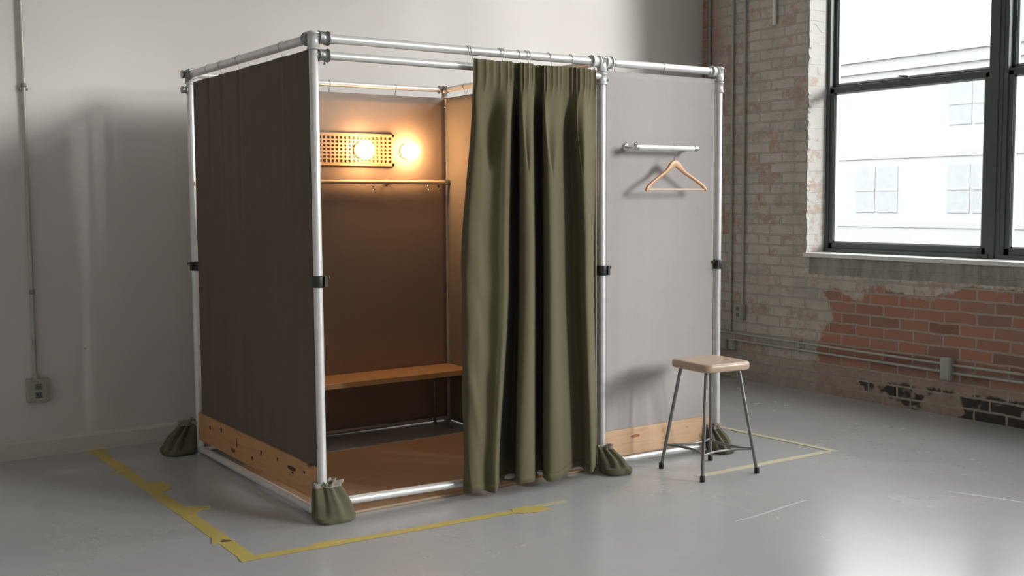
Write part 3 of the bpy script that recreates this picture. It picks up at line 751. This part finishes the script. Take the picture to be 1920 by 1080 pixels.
# ------------------------------------------------------------------ sand bags on the post feet
def sandbag(label, cx, cy, w, d, h, ndx, ndy, nw, nd, rot, seed, flare=.012, lean=0.0):
    root = thing('sandbag', label, 'sandbag', (cx, cy, 0), 'olive weight bags on the booth feet')
    nt_, prof = 72, []
    rows = [(0.0, .93, 0), (.010, 1.0, 0), (.03, 1.0, .05), (.24 * h, .93, .20), (.48 * h, .80, .38), (.64 * h, .64, .60), (.77 * h, .48, .80), (.86 * h, .38, .93), (.90 * h, .35, 1.0)]
    # subdivide
    zs = [r[0] for r in rows]; ss = [r[1] for r in rows]; ls = [r[2] for r in rows]
    vs = []; K = 34
    def outline(th, scl, l, zf):
        ex = 3.4 - 1.2 * l
        c_, s_ = math.cos(th), math.sin(th)
        rr = (abs(c_) ** ex + abs(s_) ** ex) ** (-1 / ex)
        ax = (w / 2) * (1 - l) + (nw / 2) * l; ay = (d / 2) * (1 - l) + (nd / 2) * l
        pl_ = 1 + (.02 + .30 * l ** .8) * math.sin(th * 7 + seed + 1.3 * math.sin(th * 2 + seed)) * (.5 + noise.noise(Vector((math.cos(th) * 2 + seed, math.sin(th) * 2, 0))) + .5)
        pl_ += .05 * noise.noise(Vector((c_ * 2.2 + seed, s_ * 2.2, zf * 4))) * (1 - .5 * l)
        bul = 1 + .05 * math.sin(PI * min(1, zf * 1.6)) * (1 - l)
        return Vector((ax * rr * c_ * pl_ * bul, ay * rr * s_ * pl_ * bul, 0))
    def tr(v, l, z):
        x = v.x + ndx * l; y = v.y + ndy * l
        return Vector((cx + x * math.cos(rot) - y * math.sin(rot), cy + x * math.sin(rot) + y * math.cos(rot), z))
    for k in range(K + 1):
        s = (len(rows) - 1) * k / K; z = curve(zs, s); l = min(1, max(0, curve(ls, s)))
        sc = 1 if z > .012 else .90 + .10 * (max(z, 0) / .012)
        for j in range(nt_):
            th = 2 * PI * j / nt_; v = outline(th, 1, l, z / h) * sc
            zz = max(0.001, z + (.010 * noise.noise(Vector((math.cos(th) * 1.5, math.sin(th) * 1.5, seed + z * 8))) if z > .03 else 0))
            vs.append(tr(v, l, zz))
    fs = [(k*nt_+j, k*nt_+(j+1) % nt_, (k+1)*nt_+(j+1) % nt_, (k+1)*nt_+j) for k in range(K) for j in range(nt_)]
    m = MB().add(vs, fs, True); m.add(vs[:nt_], [tuple(range(nt_))]); m.build('sack', 'bag', root, weld=True)
    # ruffled collar above the tie
    vs = []; rows2 = [(.885, 1.0), (.91, 1.03), (.95, 1.10), (1.0, 1.16), (1.0, 1.02), (.95, .86), (.90, .80)]
    for (zf, sc) in rows2:
        for j in range(nt_):
            th = 2 * PI * j / nt_; v = outline(th, 1, 1.0, zf)
            v *= sc * (1 + (.10 if zf > .92 else 0.03) * math.sin(th * 17 + seed * 2))
            vs.append(tr(v, 1.0, h * zf + (.008 * noise.noise(Vector((math.cos(th) * 3, math.sin(th) * 3, seed + 2))) + .004 * math.sin(th * 17 + 1) if zf > .92 else 0)))
    K2 = len(rows2) - 1
    fs = [(k*nt_+j, k*nt_+(j+1) % nt_, (k+1)*nt_+(j+1) % nt_, (k+1)*nt_+j) for k in range(K2) for j in range(nt_)]
    MB().add(vs, fs, True).build('gathered_collar', 'collar', root)
    pts = []
    for j in range(36):
        th = 2 * PI * j / 36; v = outline(th, 1, 1.0, .9) * 1.03; pts.append(tr(v, 1.0, h * .895))
    MB().tube(pts, .0028, 8, closed=True).build('drawstring', 'cord', root)
    return root
sandbag('olive sandbag with a ruffled neck at the near left post, beside the booth opening', .048, -.018, .178, .145, .178, -.028, .012, .100, .062, -.05, 1.0)
sandbag('olive sandbag slumped at the post between the curtain and the grey panel', W + .020, -.098, .150, .150, .140, -.040, .055, .062, .050, -.25, 2.4)
sandbag('olive sandbag with pale ruffled neck behind the stool, at the far right post', W + W2 - .030, -.075, .135, .140, .150, -.015, .050, .085, .055, .15, 3.9)
sandbag('dark squat sandbag at the rear left post, close to the wall', -.085, D + .075, .215, .185, .185, .050, -.03, .110, .085, .25, 5.2)

# ------------------------------------------------------------------ floor tape
def tape_strip(label, a, b, w, mat, seed, z=.0, th=.0012, jag=.0035, group=None, n_=60, tabs=(), wide=None):
    a = Vector(a); b = Vector(b); d = b - a; L = d.length; u_ = d / L; n__ = Vector((-u_.y, u_.x))
    left = []; right = []
    for k in range(n_ + 1):
        t = k / n_
        ww = w if wide is None else w + (wide - w) * t
        wl = ww / 2 + jag * noise.noise(Vector((t * L * 9, seed, 0))) + .4 * jag * noise.noise(Vector((t * L * 40, seed, 3)))
        wr = ww / 2 + jag * noise.noise(Vector((t * L * 9, seed + 9, 0))) + .4 * jag * noise.noise(Vector((t * L * 40, seed + 9, 3)))
        e = .004 * noise.noise(Vector((seed, k, 0))) if k in (0, n_) else 0
        c = a + d * t + u_ * e; left.append(c + n__ * wl); right.append(c - n__ * wr)
    m = MB(); vv = []
    for l_, r_ in zip(left, right): vv += [(l_.x, l_.y, z + .0002), (r_.x, r_.y, z + .0002), (l_.x, l_.y, z + th), (r_.x, r_.y, z + th)]
    ff = []
    for k in range(n_):
        o_ = 4 * k; ff += [(o_, o_+1, o_+5, o_+4), (o_+2, o_+6, o_+7, o_+3), (o_, o_+4, o_+6, o_+2), (o_+1, o_+3, o_+7, o_+5)]
    ff += [(0, 2, 3, 1), (4*n_, 4*n_+1, 4*n_+3, 4*n_+2)]
    m.add(vv, ff)
    for i, poly in enumerate(tabs): m.prism(poly, z + .0003, z + th + .0006 + .0002 * i)
    o = m.build('floor_tape', mat); rebase(o, ((a.x + b.x) / 2, (a.y + b.y) / 2, 0)); return tag(o, label, 'tape', group)
tape_strip('long torn yellow tape strip on the floor left of the booth', (-.478, YW - .024), (-.464, -.325), .066, 'tape', 1, tabs=(
    [(-.528, 2.09), (-.425, 2.088), (-.430, 1.995), (-.500, 1.985)],
    [(-.50, 1.66), (-.44, 1.70), (-.425, 1.60), (-.47, 1.50)],
    [(-.56, 1.475), (-.50, 1.49), (-.45, 1.40), (-.52, 1.43)],
    [(-.47, 1.10), (-.42, 1.16), (-.375, 1.14), (-.365, 1.05), (-.385, .96), (-.44, .92), (-.475, .98)],
    [(-.505, .50), (-.43, .60), (-.335, .535), (-.345, .495), (-.40, .50), (-.44, .42), (-.49, .44)],
    [(-.525, -.035), (-.49, .06), (-.45, .0), (-.48, -.06)]))
tape_strip('long yellow tape strip on the floor in front of the booth opening', (-.505, -.312), (.935, -.392), .052, 'tape', 2, .0014, tabs=(
    [(-.20, -.300), (-.10, -.285), (-.03, -.312), (-.12, -.335)],
    [(.80, -.340), (.90, -.352), (.935, -.40), (.955, -.446), (.87, -.455), (.80, -.43), (.77, -.395)]), wide=.048)
tape_strip('short faded end piece of yellow tape past the long front strip', (.90, -.368), (1.09, -.378), .034, 'tape_worn', 3, .0004, jag=.005)
tape_strip('pale yellow tape strip on the floor behind the feet of the stool', (1.93, -.40), (2.985, -.425), .046, 'tape_pale', 4, wide=.05)
tape_strip('pale yellow tape strip right of the booth, running back towards the rear wall', (2.965, -.44), (2.885, 1.05), .046, 'tape_pale', 5, .0014, wide=.04)
M['scuff'] = simple('brown_scuff', (.10, .075, .03), .7)
o = MB().prism([(-.487, -.03), (-.470, -.012), (-.448, -.030), (-.440, -.052), (-.462, -.048), (-.482, -.046)], .0022, .0030).build('tape_tear', 'scuff'); tag(rebase(o, (-.465, -.035, .002)), 'small dark torn hole mark on the left yellow tape strip', 'mark')
o = MB().box((-.513, YW - .0025, .592), (-.500, YW - .0003, .602)).build('tape_scrap', 'tape'); tag(rebase(o, (-.507, YW - .001, .597)), 'tiny yellow tape scrap stuck to the bare rear wall', 'tape')
o = MB().prism([(2.72, .93), (2.76, .96), (2.79, .92), (2.75, .89)], .0003, .0015).build('tape_scrap', 'tape_pale'); tag(rebase(o, (2.755, .93, 0)), 'small pale tape scrap on the floor beyond the far right post', 'tape')
# scratches in the floor paint
M['scratch'] = simple('scratch', (.62, .64, .65), .5)
def scratch(pts, w, label):
    m = MB(); vv = []
    n_ = len(pts)
    for i, (x, y) in enumerate(pts):
        a = Vector(pts[max(i-1, 0)]); b = Vector(pts[min(i+1, n_-1)]); u_ = (b - a).normalized(); nn2 = Vector((-u_.y, u_.x)) * w * (.3 + .7 * math.sin(PI * (i + .3) / n_))
        vv += [(x + nn2.x, y + nn2.y, .0005), (x - nn2.x, y - nn2.y, .0005)]
    m.add(vv, [(2*i, 2*i+1, 2*i+3, 2*i+2) for i in range(n_ - 1)])
    o = m.build('floor_scratch', 'scratch'); tag(rebase(o, (pts[0][0], pts[0][1], 0)), label, 'scratch')
scratch([(1.50, -1.085), (1.62, -1.082), (1.75, -1.066), (1.88, -1.05), (2.03, -1.033)], .006, 'thin pale scratch in the floor paint, in the open floor before the stool')
scratch([(2.72, -1.33), (2.76, -1.45), (2.80, -1.56), (2.84, -1.70)], .008, 'pale scratch in the floor paint at the right, nearest the window wall')

# ------------------------------------------------------------------ conduits and outlets
cx_ = -.785; yc = YW - .022
cd = thing('conduit', 'grey vertical conduit pipe running down the rear wall to an outlet box', 'conduit', (cx_, YW, .45))
MB().tube([(cx_, yc, .447), (cx_, yc, CEIL)], .0105, 16).build('pipe', 'conduit', cd)
for z_ in (2.078, .93): MB().lathe([(.0105, 0), (.0155, .001), (.0155, .022), (.0105, .024)], (cx_, yc, z_), 'z', 16).build('coupling', 'conduit_dark', cd)
MB().lathe([(.016, 0), (.016, .02), (.012, .024)], (cx_, yc, .447), 'z', 16).build('connector', 'conduit', cd)
MB().tube([(cx_ - .02, yc + .004, 2.068), (cx_ + .02, yc + .004, 2.068)], .006, 8).box((cx_ - .020, yc, 2.062), (cx_ + .022, YW, 2.074)).build('strap', 'conduit_dark', cd)
def outlet(x, y, z, w, h, d, normal, label, sockets=True, mat='box'):
    r_ = thing('outlet_box', label, 'outlet', (x, y, z - h / 2))
    def bx(u0, u1, z0, z1, d0, d1):
        if normal == 'y': return (x + u0, y - d1, z + z0), (x + u1, y - d0, z + z1)
        return (x - d1, y + u0, z + z0), (x - d0, y + u1, z + z1)
    MB().box(*bx(-w/2, w/2, -h/2, h/2, 0, d)).build('box', mat, r_, .006, 3)
    cp = MB().box(*bx(-w*.40, w*.40, -h*.42, h*.42, d, d + .004)).build('cover_plate', mat, r_, .002)
    if sockets:
        for s_ in (-1, 1):
            c = MB().box(*bx(-.019, .019, s_*.024 - .017, s_*.024 + .017, d + .003, d + .007)).build('socket', 'socket', cp, .006, 3)
            MB().box(*bx(-.009, -.006, s_*.024 - .004, s_*.024 + .009, d + .0065, d + .008)).box(*bx(.006, .009, s_*.024 - .004, s_*.024 + .009, d + .0065, d + .008)).box(*bx(-.0025, .0025, s_*.024 - .013, s_*.024 - .008, d + .0065, d + .008)).build('slots', 'slot', c)
    else:
        for s_ in (-1, 1): MB().box(*bx(-.003, .003, s_*h*.33 - .003, s_*h*.33 + .003, d + .004, d + .007)).build('screw', 'steel', cp)
    return r_
outlet(-.775, YW, .383, .118, .132, .045, 'y', 'grey square outlet box low on the rear wall, left of the booth')
def vconduit(y, z0, label, z1=CEIL, r=.0105, coup=(), mat='conduit'):
    c = thing('conduit', label, 'conduit', (XW, y, z0)); x = XW - .020
    MB().tube([(x, y, z0), (x, y, z1)], r, 14).build('pipe', mat, c)
    for z_ in coup: MB().lathe([(r, 0), (r + .005, .001), (r + .005, .022), (r, .024)], (x, y, z_), 'z', 14).build('coupling', mat, c)
vconduit(1.635, .60, 'right one of the two tall vertical conduits on the brick wall, ending at a box', coup=(2.34, 1.5))
vconduit(1.765, .37, 'left one of the two tall vertical conduits on the brick wall, going lower', coup=(1.9,))
vconduit(2.022, .30, 'dark vertical pipe in the corner of the brick wall', r=.016, mat='conduit_dark')
vconduit(1.335, 2.75, 'short pale pipe end high on the brick wall by the window', r=.014, mat='sill')
outlet(XW, 1.655, .545, .085, .125, .045, 'x', 'small outlet box low on the painted brick at the end of a vertical conduit')
outlet(XW, 1.825, .275, .07, .085, .04, 'x', 'left of a pair of small low boxes under the horizontal conduit, near the corner', False)
outlet(XW, 1.735, .275, .06, .085, .04, 'x', 'right of a pair of small low boxes under the horizontal conduit, near the corner', False)
outlet(XW, -.205, .318, .080, .150, .055, 'x', 'grey junction box joining the two horizontal conduits below the window', False, 'conduit')
def hconduit(z0, z1, label, ya=2.1, y1=-9.4):
    c = thing('conduit', label, 'conduit', (XW, 0, .3)); x = XW - .022
    f_ = lambda y: z0 + (z1 - z0) * (ya - y) / (ya + .72)
    MB().tube([(x, ya, f_(ya)), (x, -.166, f_(-.166))], .0095, 14).tube([(x, -.244, f_(-.244)), (x, y1, f_(-.8))], .0095, 14).build('pipe', 'conduit', c)
    for y in (1.05, -.9): MB().box((x - .011, y - .008, f_(y) - .016), (XW, y + .008, f_(y) + .016)).build('strap', 'conduit', c)
hconduit(.372, .338, 'upper one of two parallel horizontal conduits along the brick wall')
hconduit(.318, .286, 'lower one of two parallel horizontal conduits along the brick wall')

# small chips on the left panel and the wall
o = None

# ------------------------------------------------------------------ building across the street
fb = thing('building', 'pale washed-out building across the street seen through the window', 'building', (14, 8, -12))
wl = MB(); wl.box((14.0, -30, -12), (24, 40, 3.45)); wl.box((13.97, -30.2, 3.42), (24, 40, 3.60)); wl.box((13.94, -30.3, 3.60), (24, 40, 3.80)); wl.box((13.91, -30.4, 3.80), (24, 40, 3.95))
wl.build('wall', 'facade', fb)
tr_ = MB(); 
for z_ in (2.12, .95, -.6): tr_.box((13.985, -30, z_), (14.02, 40, z_ + .10))
tr_.build('string_course', 'far_trim', fb)
k = 0
for row, (z0, z1) in enumerate(((2.62, 3.30), (1.20, 1.98), (-.5, .35))):
    for i in range(-3, 6):
        y0 = 5.45 + 1.95 * i * .93
        if row == 0 and i % 2: continue
        for s_ in (0, 1):
            ya = y0 + s_ * .46
            w_ = MB().box((13.99, ya, z0), (14.005, ya + .40, z1)).build('window', 'far_pane', fb)
            MB().box((13.982, ya - .0, (z0+z1)/2 - .02), (13.995, ya + .40, (z0+z1)/2 + .02)).build('sash_bar', 'facade', w_)

# ------------------------------------------------------------------ light
w = bpy.data.worlds.new('sky'); bpy.context.scene.world = w; w.use_nodes = True
wn = w.node_tree; bgn = wn.nodes['Background']
tcw = wn.nodes.new('ShaderNodeTexCoord'); sxw = wn.nodes.new('ShaderNodeSeparateXYZ'); wn.links.new(tcw.outputs['Generated'], sxw.inputs[0])
rw = ramp(wn, math_(wn, 'MULTIPLY_ADD', sxw.outputs[2], .5, .5), [(.47, (.085, .085, .083)), (.50, (.47, .465, .455)), (.66, (.52, .515, .505)), (.80, (.90, .895, .885)), (.95, (1.0, 1.0, .99))])
wn.links.new(rw.outputs[0], bgn.inputs[0])
bgn.inputs[1].default_value = 10.5
for a, b_ in OPEN:
    L = bpy.data.lights.new('window_portal', 'AREA'); L.shape = 'RECTANGLE'; L.size = WT - WB; L.size_y = a - b_
    L.cycles.is_portal = True
    lo = bpy.data.objects.new('window_portal', L); C.objects.link(lo); lo.location = (XW + .34, (a + b_) / 2, (WB + WT) / 2)
    lo.rotation_euler = Vector((-1, 0, 0)).to_track_quat('-Z', 'Y').to_euler()
    q = Vector((-1, 0, 0)).to_track_quat('-Z', 'Y'); xa = q @ Vector((1, 0, 0))
    if abs(xa.z) < .5: L.size, L.size_y = a - b_, WT - WB
S = bpy.data.lights.new('sun', 'SUN'); S.energy = 13; S.angle = math.radians(20); S.color = (1, .965, .935)
so = bpy.data.objects.new('sun', S); C.objects.link(so)
so.rotation_euler = Vector((-.58, .76, -.24)).to_track_quat('-Z', 'Y').to_euler(); so.location = (8, -6, 6)

# ------------------------------------------------------------------ camera
cam = bpy.data.cameras.new('camera'); co = bpy.data.objects.new('camera', cam); C.objects.link(co)
cam.sensor_width = 36; cam.lens = 2059.18 * 36 / 1920; cam.clip_end = 200
r_ = Vector((.8243122, -.5661015, -.0062066)); u_ = Vector((.0497554, .0615205, .9968649)); f_ = Vector((.5639448, .8220367, -.0788787))
mw = Matrix(((r_.x, u_.x, -f_.x, -2.0386), (r_.y, u_.y, -f_.y, -4.4912), (r_.z, u_.z, -f_.z, 1.4337), (0, 0, 0, 1)))
co.matrix_world = mw
cam.dof.use_dof = False
sc = bpy.context.scene; sc.camera = co
sc.view_settings.view_transform = 'Standard'; sc.view_settings.look = 'None'; sc.view_settings.gamma = 1
sc.view_settings.use_curve_mapping = False; sc.view_settings.exposure = 0.0
sc.cycles.max_bounces = 10; sc.cycles.diffuse_bounces = 6; sc.cycles.transparent_max_bounces = 12
sc.cycles.caustics_reflective = False; sc.cycles.caustics_refractive = False; sc.cycles.sample_clamp_indirect = 4
